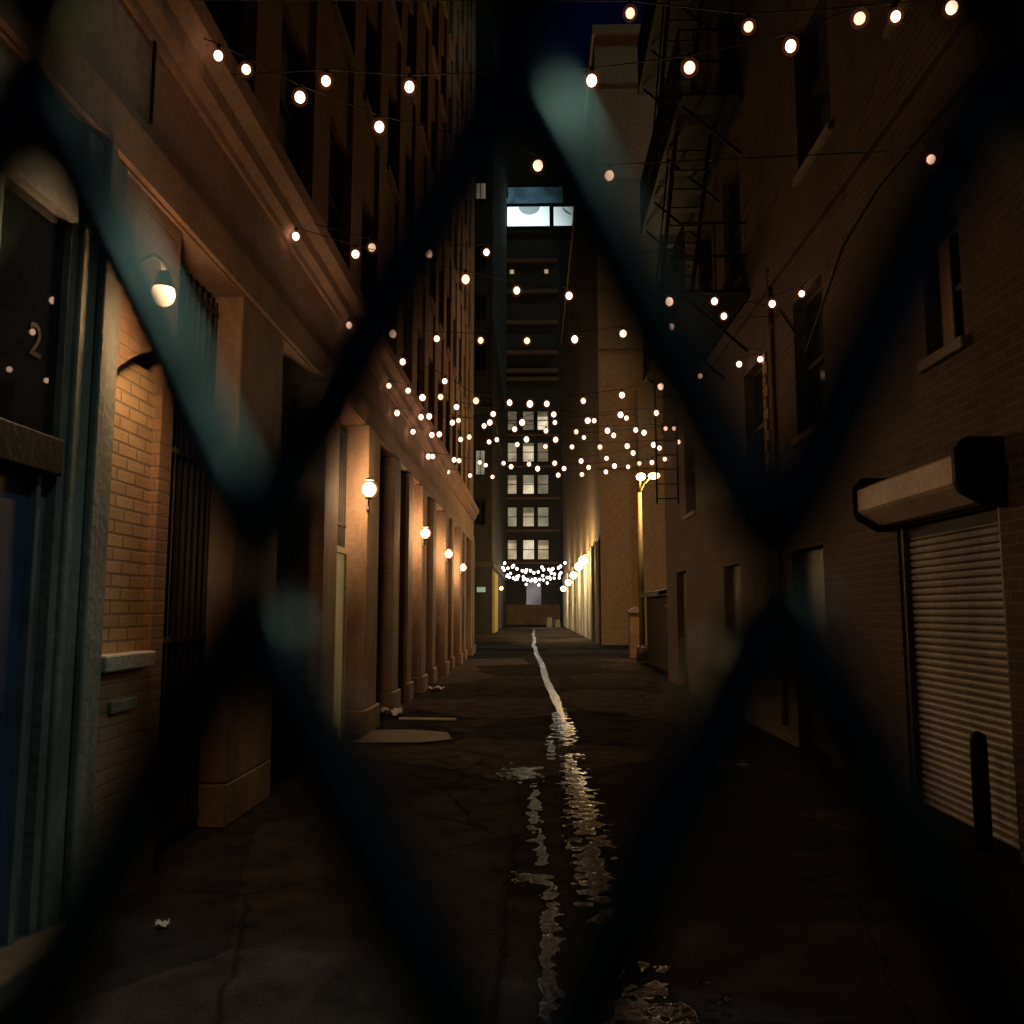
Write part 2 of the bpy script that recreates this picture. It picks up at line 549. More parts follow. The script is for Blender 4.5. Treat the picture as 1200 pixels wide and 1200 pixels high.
# walled-up window in tan brick
bw = MB()
prof = [(4.5, 1.36), (5.13, 1.36), (5.13, 4.07), (4.5, 4.07)]
bw.box(LX - .36, LX - .05, 4.5, 5.13, 1.36, 3.05)
bw = lpart(bw, 'walled_window', M['brick_tan'])
m = MB(); m.box(LX - .36, LX + .05, 4.505, 5.10, 1.27, 1.36)
lpart(m, 'sill', M['pale'], bw, .01)
m = MB()
# wall under and over the walled window, with a curved soffit over it
m.box(LX - .36, LX + .01, 4.5, 5.16, 0, 1.27)
arc = [(4.5, 4.07), (4.5, 2.9)] + [(4.5 + .63 * t, 2.9 + .28 * math.sin(math.pi * .5 * t) ) for t in (.15, .3, .5, .7, .85)] + [(5.13, 3.18), (5.13, 4.07)]
m.prism(arc, 'x', LX - .36, LX)
m.box(LX - .36, LX, 5.16, 5.3, 0, 4.07); m.box(LX - .36, LX, 5.13, 5.16, 1.27, 4.07)
lpart(m, 'ground_wall', M['brick_left'])
m = MB(); m.box(LX + .01, LX + .03, 4.62, 4.93, 1.04, 1.11)
lpart(m, 'patch', M['column'], bevel=.01)
# entrance at the near end
en = MB()
en.box(LX - .36, LX + .0, 2.9, 3.02, 0, 4.07)
en.box(LX - .36, LX + .0, 4.02, 4.08, 0, 4.07)
en.box(LX - .36, LX + .0, 3.02, 4.02, 3.74, 4.07)
lpart(en, 'entrance_wall', M['column'])
m = MB()
m.box(LX - .12, LX + .03, 3.02, 4.02, 3.52, 3.74)
m.box(LX - .034, LX + .01, 3.36, 3.47, 2.42, 3.52)
lpart(m, 'transom_frame', M['pale'], bevel=.008)
m = MB()
m.box(LX - .06, LX - .035, 3.02, 4.02, 2.42, 3.52)
tr = lpart(m, 'transom_window', M['door_glass'])
m = MB(); m.box(LX - .26, LX + .03, 3.02, 4.02, 2.24, 2.42)
lpart(m, 'door_header', M['iron'], bevel=.01)
m = MB()
m.box(LX - .14, LX - .06, 3.02, 3.9, .13, 2.24)
m.box(LX - .06, LX - .045, 3.12, 3.8, .3, 1.0)
m.box(LX - .06, LX - .045, 3.12, 3.8, 1.15, 2.1)
dr = lpart(m, 'entrance_door', M['door_blue'], bevel=.006)
m = MB(); m.box(LX - .3, LX - .02, 3.9, 3.935, .13, 2.24); m.box(LX - .3, LX - .05, 3.935, 4.02, .13, 2.24, )
lpart(m, 'door_frame', plain_mat('satin_door_frame', (.30, .33, .36), rough=.3, metal=.6), bevel=.004)
# the painted numeral on the transom
cu = bpy.data.curves.new('numeral', 'FONT')
cu.body = '2'; cu.size = .23; cu.extrude = .002; cu.align_x = 'CENTER'
nu = bpy.data.objects.new('door_number', cu); C.objects.link(nu)
dg = bpy.context.evaluated_depsgraph_get()
me = bpy.data.meshes.new_from_object(nu.evaluated_get(dg))
bpy.data.objects.remove(nu)
nu = bpy.data.objects.new('door_number', me); C.objects.link(nu)
_np = plain_mat('worn_gold_paint', (.014, .014, .011), rough=.7, spec=0.05)
me.materials.clear(); me.materials.append(_np)
nu.parent = lb
nu.location = (-.032, .93, 2.78); nu.rotation_euler = (R(90), 0, R(90))
# loading bays between the pilasters: gates and shutters set back in the openings
def bay(y0, y1, kind):
    m = MB()
    if kind == 'gate':
        n = int((y1 - y0) / .11)
        for k in range(n + 1):
            yy = y0 + .03 + (y1 - y0 - .06) * k / n
            m.box(LX - .2, LX - .175, yy - .011, yy + .011, .06, 4.0)
        for z in (.12, 1.4, 2.7, 3.9):
            m.box(LX - .205, LX - .17, y0, y1, z - .02, z + .02)
        return lpart(m, 'bar_gate', M['gate'])
    for k in range(32):
        z = .05 + k * .125
        m.prism([(y0, z), (y1, z), (y1, z + .113), (y0, z + .113)], 'x', LX - .30, LX - .25)
    m.box(LX - .32, LX - .29, y0, y1, 0, 4.07)
    return lpart(m, 'bay_shutter', M['gate'])
edges = [5.3] + [v for a, b, p in pil for v in (a, b)]
for k in range(0, len(edges) - 1, 2):
    bay(edges[k], edges[k + 1], 'gate' if (k // 2) % 3 != 1 else 'shutter')
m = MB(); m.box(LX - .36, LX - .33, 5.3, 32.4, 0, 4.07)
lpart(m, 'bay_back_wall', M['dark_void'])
# narrow lit doorway in the second bay
m = MB(); m.box(LX - .06, LX - .04, 10.0, 10.52, .06, 2.28)
dl = lpart(m, 'lit_doorway', lit_window_mat('lit_doorway_glass', (.17, .115, .038), 1.0, .06))
m = MB()
for q in ((9.94, 10.0, 0, 2.36), (10.52, 10.58, 0, 2.36), (10.0, 10.52, 2.28, 2.36)):
    m.box(LX - .12, LX - .01, *q)
lpart(m, 'door_frame', M['tan_paint'], dl, .006)
# entablature
m = MB()
m.box(LX - .36, LX + .02, 2.9, 32.5, 4.07, 4.98)
m.box(LX + .02, LX + .055, 2.9, 32.5, 4.09, 4.36)
m.box(LX + .02, LX + .035, 2.9, 32.5, 4.36, 4.44)
lpart(m, 'frieze', M['frieze'])
m = MB()
cp = [(LX - .36, 4.98), (LX + .05, 4.98), (LX + .06, 5.04), (LX + .12, 5.09), (LX + .13, 5.2), (LX + .22, 5.28), (LX + .23, 5.42), (LX + .05, 5.46), (LX - .36, 5.46)]
m.prism(cp, 'y', 2.9, 32.55)
lpart(m, 'cornice', M['frieze'])
# rainwater pipe across the frieze joint
m = MB(); m.tube([(LX + .045, 4.70, 4.46), (LX + .045, 4.70, 4.98)], .012, 6)
lpart(m, 'joint_cover', M['iron'])
# upper floors: brick piers with the windows set between them
SP = 1.85; Y0 = 5.4; WW = 1.18; NW = 14
m = MB()
m.box(LX - .30, LX, 2.9, Y0, 5.46, 27)
for k in range(NW):
    a = Y0 + k * SP + WW
    b = Y0 + (k + 1) * SP
    if k == NW - 1: b = 32.5
    m.box(LX - .30, LX, a, b, 5.46, 27)
zs = [5.62 + 3.0 * k for k in range(7)]
for j in range(8):
    z0 = zs[j - 1] + 1.75 if j else 5.46
    z1 = zs[j] if j < 7 else 27
    for k in range(NW):
        m.box(LX - .30, LX - .05, Y0 + k * SP, Y0 + k * SP + WW, z0, z1)
lpart(m, 'upper_wall', M['brick_left'])
wf = MB()
for (a, b, c, d) in ((0, .06, 0, 1.75), (WW - .06, WW, 0, 1.75), (.06, WW - .06, 0, .06), (.06, WW - .06, 1.69, 1.75), (.06, WW - .06, .86, .91)):
    wf.box(-.17, -.12, a, b, c, d)
w0 = MB().box(-.17, -.155, .06, WW - .06, .06, 1.69).build('window', M['glass'])
f0 = wf.build('window_frame', M['gate']); f0.parent = w0
s0 = MB().box(-.14, .04, -.05, WW + .05, -.09, 0).build('window_sill', M['pilaster']); s0.parent = w0
first = True
for j in range(7):
    for k in range(NW):
        o = w0 if first else copy_tree(w0)
        first = False
        o.parent = lb
        o.location = (LX + 2.3, Y0 + k * SP - 2.9, zs[j])

# ================================================================== right building (near): dark brick
RX = 3.1
rb = empty('brick_building', (3.1, 2.9, 0))
tag(rb, 'dark brown brick building with a roller shutter at street level and a few recessed windows', 'building')
def rpart(mb, name, mat, parent=None, bevel=0):
    return part(rb, mb, name, mat, parent, bevel)
# openings on the face x=3.1: (y0,y1,z0,z1)
ops = [(5.72, 7.32, 0, 2.30), (6.02, 6.6, 3.55, 4.5), (11.2, 12.3, 3.35, 5.0), (8.9, 9.9, 3.6, 5.2), (12.9, 14.0, 0, 2.3), (14.2, 15.4, 6.5, 8.5), (12.2, 13.3, 6.5, 8.5),
       (14.2, 15.4, 9.5, 11.5), (12.2, 13.3, 9.5, 11.5), (8.4, 9.5, 6.6, 8.4), (5.8, 6.9, 6.6, 8.4), (8.4, 9.5, 9.6, 11.4), (17.0, 18.2, 6.5, 8.5), (16.2, 17.3, 3.5, 5.3), (17.4, 18.6, 0, 2.4), (9.2, 10.3, 0, 2.3)]
ysb = sorted({2.9, 20.0} | {v for o in ops for v in o[:2]})
zsb = sorted({0, 26} | {v for o in ops for v in o[2:]})
m = MB()
for a, b in zip(ysb, ysb[1:]):
    # merge solid runs vertically
    run = None
    for c, d in zip(zsb, zsb[1:]):
        hole = any(o[0] <= a + .001 and o[1] >= b - .001 and o[2] <= c + .001 and o[3] >= d - .001 for o in ops)
        if hole:
            if run: m.box(RX, RX + .25, a, b, run[0], run[1]); run = None
        else:
            run = (run[0], d) if run else (c, d)
    if run: m.box(RX, RX + .25, a, b, run[0], run[1])
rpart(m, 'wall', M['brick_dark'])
m = MB(); m.box(RX + .27, RX + 14, 2.9, 20.0, 0, 26)
rpart(m, 'core_wall', M['dark_void'])
for (a, b, c, d) in ops[1:]:
    if c == 0:
        m = MB(); m.box(RX + .14, RX + .2, a, b, .02, d)
        m.box(RX + .125, RX + .14, a + .12, b - .12, .25, d * .45); m.box(RX + .125, RX + .14, a + .12, b - .12, d * .52, d - .15)
        rpart(m, 'steel_door', M['gate'], bevel=.005)
    else:
        m = MB(); m.box(RX + .15, RX + .17, a + .05, b - .05, c + .05, d - .05)
        w = rpart(m, 'window', M['glass'])
        m = MB()
        for q in ((a, a + .05, c, d), (b - .05, b, c, d), (a + .05, b - .05, c, c + .05), (a + .05, b - .05, d - .05, d), (a + .05, b - .05, (c + d) / 2 - .025, (c + d) / 2 + .025)):
            m.box(RX + .12, RX + .17, *q)
        rpart(m, 'window_frame', M['gate'], w)
        m = MB(); m.box(RX - .06, RX + .14, a - .06, b + .06, c - .09, c - .004)
        rpart(m, 'window_sill', M['kerb'], w, .01)
# pale blind half drawn in the near window
m = MB(); m.box(RX + .10, RX + .115, 6.36, 6.54, 3.6, 4.45)
rpart(m, 'window_shutter', M['pilaster'])
# roller shutter
sh = MB()
n = 40
for k in range(n):
    z = .03 + k * (2.26 / n)
    hgt = 2.26 / n
    sh.prism([(RX + .10, z), (RX + .075, z + hgt * .18), (RX + .068, z + hgt * .5), (RX + .075, z + hgt * .80), (RX + .105, z + hgt * .97), (RX + .12, z + hgt * .97), (RX + .12, z)], 'y', 5.78, 7.26)
sh = rpart(sh, 'roller_shutter', M['steel'])
for q in (5.715, 7.26):
    m = MB(); m.box(RX + .02, RX + .16, q, q + .065, 0, 2.29); rpart(m, 'guide_rail', M['gate'], sh, .005)
oc = [(RX + .0, 2.32), (RX - .12, 2.32), (RX - .27, 2.42), (RX - .295, 2.445), (RX - .295, 2.625), (RX - .20, 2.67), (RX + .0, 2.67)]
m = MB(); m.prism(oc, 'y', 5.66, 7.40)
rpart(m, 'hood', M['hood'], sh, .006)
oc2 = [(RX - .002, 2.27), (RX - .13, 2.27), (RX - .30, 2.37), (RX - .33, 2.43), (RX - .33, 2.65), (RX - .25, 2.74), (RX - .002, 2.74)]
m = MB(); m.prism(oc2, 'y', 5.60, 5.657); m.tube([(RX - .17, 5.605, 2.52), (RX - .17, 5.55, 2.52)], .06, 12)
rpart(m, 'end_plate', M['iron'], sh, .008)
m = MB(); m.prism(oc2, 'y', 7.403, 7.43)
rpart(m, 'end_plate', M['iron'], sh, .008)
m = MB(); m.box(RX + .06, RX + .11, 5.78, 7.26, 2.2, 2.28)
rpart(m, 'lintel_bar', M['iron'], sh)
# conduits, pipes and a band course on the brick
m = MB(); m.tube([(RX - .035, 10.75, 0.2), (RX - .035, 10.75, 6.0)], .035, 8)
for z in (1, 2.4, 3.8, 5.2): m.box(RX - .045, RX + .001, 10.69, 10.81, z, z + .05)
rpart(m, 'drainpipe', M['pilaster'])
m = MB(); m.tube([(RX - .02, 10.35, 5.3), (RX - .02, 9.4, 4.5), (RX - .02, 8.2, 5.2), (RX - .02, 7.3, 5.35), (RX - .02, 5.0, 5.3)], .012, 6)
rpart(m, 'conduit', M['cable'])
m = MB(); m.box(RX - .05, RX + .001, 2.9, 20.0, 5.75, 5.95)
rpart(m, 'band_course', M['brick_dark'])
# toothed quoins beside the deep window
m = MB()
for k in range(11):
    m.box(RX - .035, RX + .0005, 10.98 if k % 2 else 11.06, 11.19, 3.35 + k * .15, 3.35 + k * .15 + .13)
rpart(m, 'quoin', M['brick_left'], bevel=.004)

# ================================================================== fire escape on the right wall
fe = empty('fire_escape', (3.1, 11.8, 0))
tag(fe, 'black iron fire escape with two landings and slanting stairs on the dark brick wall', 'fire escape')
def fpart(mb, name, mat=None, parent=None):
    return part(fe, mb, name, mat or M['iron'], parent)
for lv in (6.15, 9.15, 12.15):
    m = MB()
    m.box(2.16, 2.20, 11.8, 16.4, lv - .12, lv); m.box(3.04, 3.08, 11.8, 16.4, lv - .12, lv)
    yy = 11.8
    while yy < 16.4:
        m.box(2.20, 3.04, yy, yy + .094, lv - .05, lv - .01); yy += .10
    for yb in (12.0, 13.5, 15.0, 16.2):
        m.tube([(3.09, yb, lv - .85), (2.25, yb, lv - .1)], .022, 6)
    pf = fpart(m, 'platform')
    m = MB()
    for z in (.5, 1.0):
        m.tube([(3.08, 11.82, lv + z), (2.18, 11.82, lv + z), (2.18, 16.38, lv + z), (3.08, 16.38, lv + z)], .018, 6)
    yy = 11.82
    while yy < 16.4:
        m.tube([(2.18, yy, lv - .1), (2.18, yy, lv + 1.0)], .011, 5); yy += .152
    for x in (2.4, 2.62, 2.85):
        m.tube([(x, 11.82, lv), (x, 11.82, lv + 1.0)], .011, 5)
    fpart(m, 'railing')
for lv in (6.15, 9.15):
    m = MB()
    for x in (2.30, 2.85):
        m.tube([(x, 15.9, lv), (x, 12.9, lv + 3.0)], .035, 6)
    for k in range(1, 14):
        t = k / 14
        m.box(2.30, 2.85, 15.9 - 3 * t - .09, 15.9 - 3 * t + .09, lv + 3 * t - .012, lv + 3 * t + .012)
    st = fpart(m, 'stair')
    m = MB(); m.tube([(2.30, 15.9, lv + .85), (2.30, 12.9, lv + 3.85)], .016, 6)
    fpart(m, 'handrail', None, st)
m = MB()
for x in (2.35, 2.75): m.tube([(x, 16.1, 3.6), (x, 16.1, 7.1)], .018, 6)
for k in range(11): m.tube([(2.35, 16.1, 3.7 + k * .28), (2.75, 16.1, 3.7 + k * .28)], .011, 5)
fpart(m, 'drop_ladder')

# ================================================================== bollard, litter
m = MB(); m.tube([(3.02, 6.02, 0), (3.02, 6.02, .72), (3.02, 6.02, .76), (3.02, 6.02, .78)], .05, 14, radii=[.055, .055, .045, .015])
bo = m.build('bollard', M['iron'])
tag(bo, 'thin black iron bollard standing before the roller shutter', 'bollard')
def scrap(name, x, y, s, label, cat, flat=.3, rz=0., zup=.0):
    m = MB(); n = 9
    rnd = random.Random(int(x * 1000 + y * 77))
    vs = []
    for i in range(n):
        for j in range(n):
            u, v = i / (n - 1) - .5, j / (n - 1) - .5
            vs.append(m.bm.verts.new((u * s * 1.3, v * s, .006 + zup * s * .5 + flat * s * (.5 + .5 * math.sin(7 * u + rnd.random() * 1.3) * math.cos(6 * v + rnd.random())) * .6)))
    for i in range(n - 1):
        for j in range(n - 1):
            m.bm.faces.new((vs[i * n + j], vs[(i + 1) * n + j], vs[(i + 1) * n + j + 1], vs[i * n + j + 1]))
    o = m.build(name, M['litter'])
    o.location = (x, y, 0); o.rotation_euler = (0, 0, rz)
    sd = o.modifiers.new('thick', 'SOLIDIFY'); sd.thickness = .002
    tag(o, label, cat)
    return o
scrap('paper_scrap', -1.88, 4.48, .05, 'tiny crumpled white paper scrap alone on the near asphalt', 'litter', .9, .4, .3)
scrap('crumpled_bag', -2.12, 13.0, .24, 'crumpled pale bag lying at the foot of the left pilaster', 'litter', .8, .3, .3)
m = MB(); m.box(-.42, .42, -.03, .03, .006, .035)
o = m.build('wood_strip', M['pale'], bevel=.004); o.location = (-1.55, 12.7, 0); o.rotation_euler = (0, 0, R(-4))
tag(o, 'long pale strip of wood lying on the ground beside the crumpled bag', 'litter')
scrap('flattened_cup', -1.95, 17.3, .22, 'flattened white cup farther up the alley by the left wall', 'litter', .5, .9, .2)

# ================================================================== wall lamps on the left pilasters
def wall_lamp_proto():
    r = empty('wall_lamp')
    m = MB(); m.box(0, .025, -.06, .06, -.16, .16)
    m.build('back_plate', M['brass'], r, bevel=.006)
    m = MB(); m.tube([(.02, 0, -.10), (.06, -.12, -.17), (.13, -.58, -.16), (.14, -.62, -.09)], .014, 8)
    m.tube([(.14, -.62, -.09), (.14, -.62, -.06)], .05, 12)
    m.build('arm', M['brass'], r)
    m = MB(); m.ball((.14, -.62, .03), .086, u=16, v=10)
    m.build('globe', M['sconce_glow'], r)
    m = MB(); m.ball((.14, -.62, .03), .118, u=16, v=10)  # outer glowing shell imitates the glare around the globe
    m.build('bloom_shell', M['sconce_halo'], r)
    m = MB(); m.tube([(.14, -.62, .142), (.14, -.62, .18)], .05, 12, radii=[.06, .015])
    m.build('cap', M['brass'], r)
    return r
M['sconce_halo'] = halo_mat('sconce_bloom_shell', (1.0, .42, .14), 1.1, .13)
wl = [(11.10, 'warm globe wall lamp on the nearest lamp-bearing pilaster of the warehouse'),
      (16.68, 'warm globe wall lamp on the pilaster second from the camera, midway down the warehouse'),
      (21.18, 'warm globe wall lamp next before the one at the far end of the warehouse'),
      (25.48, 'warm globe wall lamp farthest down the warehouse wall')]
p0 = None
for i, (y, lab) in enumerate(wl):
    o = wall_lamp_proto() if p0 is None else copy_tree(p0)
    p0 = p0 or o
    o.location = (-2.185, y + .03, (3.07, 3.02, 2.92, 2.80)[i])
    tag(o, lab, 'wall lamp', 'globe lamps along the warehouse wall')
# the near barn-style lamp over the walled window
r = empty('gooseneck_lamp', (-2.3, 4.61, 3.40))
tag(r, 'bright gooseneck lamp over the tan bricked-up window at left', 'wall lamp')
m = MB(); m.tube([(0, 0, .10), (.03, 0, .10)], .06, 14); m.build('back_plate', M['brass'], r)
m = MB(); m.tube([(.03, 0, .10), (.09, 0, .18), (.15, 0, .21), (.20, 0, .17), (.21, 0, .10)], .014, 8); m.build('arm', M['brass'], r)
m = MB(); m.tube([(.21, 0, .11), (.21, 0, .06), (.21, 0, .01)], .1, 20, cap=False, radii=[.03, .045, .062]); m.build('lamp_shade', M['brass'], r)
m = MB(); m.ball((.21, 0, -.025), .066, u=14, v=10); m.build('bulb', M['near_glow'], r)

# ================================================================== string lights over the alley
STRANDS = [
    ([(-2.30,5.00,5.30),(3.10,6.47,5.30)], [(-2.02,5.08,5.15),(-1.85,5.12,5.08),(-1.52,5.21,4.94),(-1.02,5.35,4.81),(0.04,5.64,4.68),(0.55,5.77,4.67),(3.16,6.48,5.15)]),
    ([(-2.30,5.51,5.30),(3.10,4.65,5.30)], [(-1.39,5.36,5.15),(-0.81,5.27,5.04),(0.38,5.08,4.94),(0.98,4.98,4.95),(1.58,4.89,5.02),(1.98,4.83,5.15)]),
    ([(-2.30,4.76,5.30),(3.10,4.75,5.30)], [(0.59,4.75,5.15),(1.29,4.75,5.05),(2.16,4.75,5.10),(2.49,4.75,5.15)]),
    ([(-2.30,7.74,5.30),(3.10,9.38,5.30)], [(-2.26,7.75,5.15),(-1.72,7.92,5.04),(-0.67,8.23,4.90),(-0.16,8.39,4.84),(0.38,8.55,4.84),(1.47,8.88,4.89),(2.09,9.07,4.79),(2.67,9.25,4.99),(3.04,9.37,5.15)]),
    ([(-2.30,7.67,5.30),(3.10,10.29,5.30)], [(-1.58,8.02,5.15),(-1.05,8.28,5.19),(-0.48,8.55,5.32),(2.16,9.83,5.24)]),
    ([(-2.30,10.31,5.30),(3.10,10.53,5.30)], [(-2.30,10.31,5.15),(-1.75,10.33,5.04),(-1.20,10.35,4.98),(-0.65,10.37,4.96),(-0.07,10.40,4.96),(0.53,10.42,4.98),(1.14,10.45,5.06),(1.75,10.47,5.15)]),
    ([(-2.30,11.91,5.30),(3.10,11.91,5.30)], [(-1.87,11.91,5.15),(-1.26,11.91,4.86),(-0.81,11.91,4.57),(-0.33,11.91,4.54),(-0.04,11.91,4.52),(0.20,11.91,4.52),(0.72,11.91,4.56),(1.27,11.91,4.64),(1.82,11.91,4.76),(2.38,11.91,4.91),(2.94,11.91,5.08),(3.24,11.91,5.15)]),
    ([(-2.30,13.21,5.30),(3.10,15.61,5.30)], [(-2.29,13.22,5.15),(-2.00,13.34,5.10),(-1.78,13.44,5.01),(-1.50,13.56,5.05),(-1.25,13.68,4.91),(-0.66,13.94,4.85),(-0.18,14.15,4.75),(0.36,14.39,4.94),(0.96,14.66,4.89),(1.56,14.92,5.05),(2.24,15.22,5.15)]),
    ([(-2.46,15.11,5.30),(3.10,16.69,5.30)], [(-2.46,15.11,5.15),(-2.04,15.23,5.10),(-1.48,15.39,5.03),(-0.80,15.58,5.07),(-0.34,15.71,4.97),(0.42,15.92,5.14),(1.18,16.14,5.22),(1.82,16.32,5.31),(2.61,16.55,5.15)]),
    ([(-2.30,15.30,5.30),(3.10,16.63,5.30)], [(-1.91,15.39,5.15),(-1.38,15.52,5.10),(-0.91,15.64,5.02),(0.25,15.93,4.98),(0.83,16.07,4.99),(1.44,16.22,5.04),(2.00,16.36,5.08),(2.78,16.55,5.15)]),
    ([(-2.40,16.75,5.30),(3.10,17.93,5.30)], [(-2.40,16.75,5.15),(-2.03,16.83,5.10),(-1.46,16.95,5.03),(-0.89,17.07,5.00),(-0.32,17.20,4.97),(0.26,17.32,4.95),(0.81,17.44,4.96),(1.40,17.57,4.98),(1.98,17.69,5.02),(2.55,17.82,5.07),(3.09,17.93,5.15)]),
    ([(-2.30,17.02,5.30),(3.10,16.93,5.30)], [(-1.90,17.01,5.15),(-1.29,17.00,5.09),(-0.73,16.99,5.03),(-0.13,16.98,5.03),(0.46,16.97,5.02),(1.03,16.96,5.06),(1.63,16.96,5.10),(2.24,16.95,5.15)]),
    ([(-2.43,19.52,5.30),(3.10,18.54,5.30)], [(-2.43,19.52,5.15),(-1.82,19.41,5.05),(-1.22,19.31,4.97),(-0.67,19.21,4.93),(-0.09,19.11,4.89),(0.49,19.00,4.89),(1.08,18.90,4.92),(1.64,18.80,4.96),(2.22,18.70,5.06),(2.79,18.60,5.15)]),
    ([(-2.33,19.52,5.30),(3.10,20.00,5.30)], [(-2.33,19.52,5.15),(-1.72,19.58,5.06),(-1.10,19.63,4.96),(-0.51,19.68,4.93),(0.11,19.74,4.89),(0.73,19.79,4.90),(1.31,19.84,4.93),(1.92,19.89,4.97),(2.51,19.94,5.04),(3.12,20.00,5.15)]),
    ([(-2.30,21.77,5.30),(3.10,20.41,5.30)], [(-2.19,21.75,5.15),(-1.61,21.60,5.03),(-1.03,21.45,4.97),(0.63,21.03,4.94),(1.21,20.88,4.93),(1.79,20.74,4.97),(2.32,20.60,5.07),(2.88,20.46,5.15)]),
]
NOTE = ['running from the near left cornice to the right wall', 'hung nearest overhead between the two walls with six bulbs in sight', 'of four bulbs at the very top right over the alley',
        'sagging past the fire escape with nine bulbs', 'of few bulbs crossing above the nine-bulb strand', 'of eight evenly spaced bulbs before the dark far tower',
        'dipping deepest over the cluster of lit tower windows', 'slanting just beneath the deepest dipping one', 'whose right end hangs before the tan tower edge', 'paired closely with the strand that ends at the tan tower edge',
        'of eleven bulbs hung nearly level', 'just beyond the nearly level one and a little shorter', 'dipping over the middle of the lit windows, second from the last', 'lying closest above the last strand, with ten bulbs', 'hung last before the warehouse ends']
def bulb_meshes(rad, far=False):
    m = MB(); m.ball((0, 0, 0), rad * .80, sz=1.1, u=12, v=8)
    core = m.build('bulb', M['far_core'] if far else M['bulb_core'])
    m = MB(); m.ball((0, 0, 0), rad * 1.32, sz=1.08, u=14, v=10)  # glowing shell imitates reddish bloom around the bulb
    hal = m.build('glass', M['bulb_halo'])
    m = MB(); m.tube([(0, 0, rad * .78), (0, 0, rad * .78 + .05)], .016, 8)
    soc = m.build('socket', M['cable'])
    hal.parent = core; soc.parent = core
    return core
protos = {}
for si, (anch, bulbs) in enumerate(STRANDS):
    bulbs = [Vector(b) for b in bulbs]
    for b in bulbs:                                      # keep clear of the walls
        f = 3.03 / b.x if b.x > 3.03 else -2.17 / b.x if b.x < -2.17 else 1
        b.x *= f; b.y *= f; b.z = 1.6 + (b.z - 1.6) * f
    ym = bulbs[len(bulbs) // 2].y
    rad = .040 if ym < 7 else .046 if ym < 10 else .051 if ym < 13 else .056 if ym < 17.2 else .060  # farther bulbs are made larger to imitate bloom
    st = empty('string_lights', anch[0])
    tag(st, 'string of warm bulbs ' + NOTE[si], 'string lights', 'strings of bulbs across the alley')
    off = Vector(anch[0])
    m = MB()
    line = [Vector(anch[0])] + [b + Vector((0, 0, rad * .78 + .05)) for b in bulbs] + [Vector(anch[1])]
    if line[1].x <= line[0].x + .03: line[0] = line[0] + Vector((-.0, 0, 0)); line[1].x = line[0].x + .05
    if line[-2].x >= line[-1].x - .03: line[-1].x = line[-2].x + .06
    m.tube([p - off for p in line], .0045, 5)
    m.build('cable', M['cable'], st)
    for b in bulbs:
        if rad not in protos:
            o = bulb_meshes(rad); protos[rad] = o
        else:
            o = copy_tree(protos[rad])
        o.parent = st
        o.location = b - off
        k = random.uniform(.84, 1.1)
        o.scale = (k, k, k * random.uniform(.96, 1.1))
# far down the alley: three more strings drawn together by distance
fo = None
for k, (yy, z0, n, lab) in enumerate([(74, 5.6, 20, 'far string of white bulbs, topmost of the three before the far tower'), (80, 5.2, 20, 'far string of white bulbs between the other two before the far tower'), (86, 5.1, 14, 'far string of white bulbs, lowest of the three before the far tower')]):
    st = empty('string_lights', (-2.9, yy, z0))
    tag(st, lab, 'string lights', 'strings of bulbs far down the alley')
    pts = []
    for i in range(n):
        t = (i + .5) / n
        pts.append(Vector((5.7 * t + random.uniform(-.12, .12), .4 * random.random(), -.9 * 4 * t * (1 - t) * (.55 + .15 * k) + random.uniform(-.28, .22))))
    m = MB(); m.tube([(-.1, 0, .3)] + [p + Vector((0, 0, .16)) for p in pts] + [(5.78, 0, .3)], .012, 5)
    m.build('cable', M['cable'], st)
    for p in pts:
        if fo is None: o = fo = bulb_meshes(.135, True)
        else: o = copy_tree(fo)
        o.parent = st; o.location = p

# ================================================================== street lamp in the lot on the right
r = empty('street_lamp', (3.42, 27.2, 0))
tag(r, 'yellow lit street lamp post with two heads in front of the tan tower', 'street lamp')
m = MB(); m.tube([(0, 0, .5), (0, 0, 5.35)], .08, 14, radii=[.095, .06]); m.build('pole', M['pole'], r)
m = MB(); m.tube([(0, 0, 0), (0, 0, .42), (0, 0, .5)], .2, 16, radii=[.20, .17, .10]); m.build('base', M['concrete'], r)
for (dx, dy, dz) in ((-.02, -.45, .16), (.42, .30, .46)):
    m = MB(); m.tube([(0, 0, 5.3), (dx * .4, dy * .4, 5.5 + dz * .3), (dx, dy, 5.62 + dz * .6)], .03, 8); m.build('arm', M['pole'], r)
    d = Vector((dx, dy, 0)).normalized(); c = Vector((dx, dy, 5.62 + dz * .6))
    m = MB(); m.ball((0, 0, .07), .12, sz=.45, u=16, v=10)
    h = m.build('lamp_head', M['iron'], r); h.location = c + d * .12 + Vector((0, 0, .07))
    h.rotation_euler = (0, R(-6), math.atan2(d.y, d.x))
    m = MB(); m.ball((0, 0, -.02), .15, sz=.72, u=16, v=10)
    for v in m.bm.verts:
        v.co = Vector((v.co.x * 1.5, v.co.y, v.co.z))
    m.build('lens', M['sodium_glow'], h)

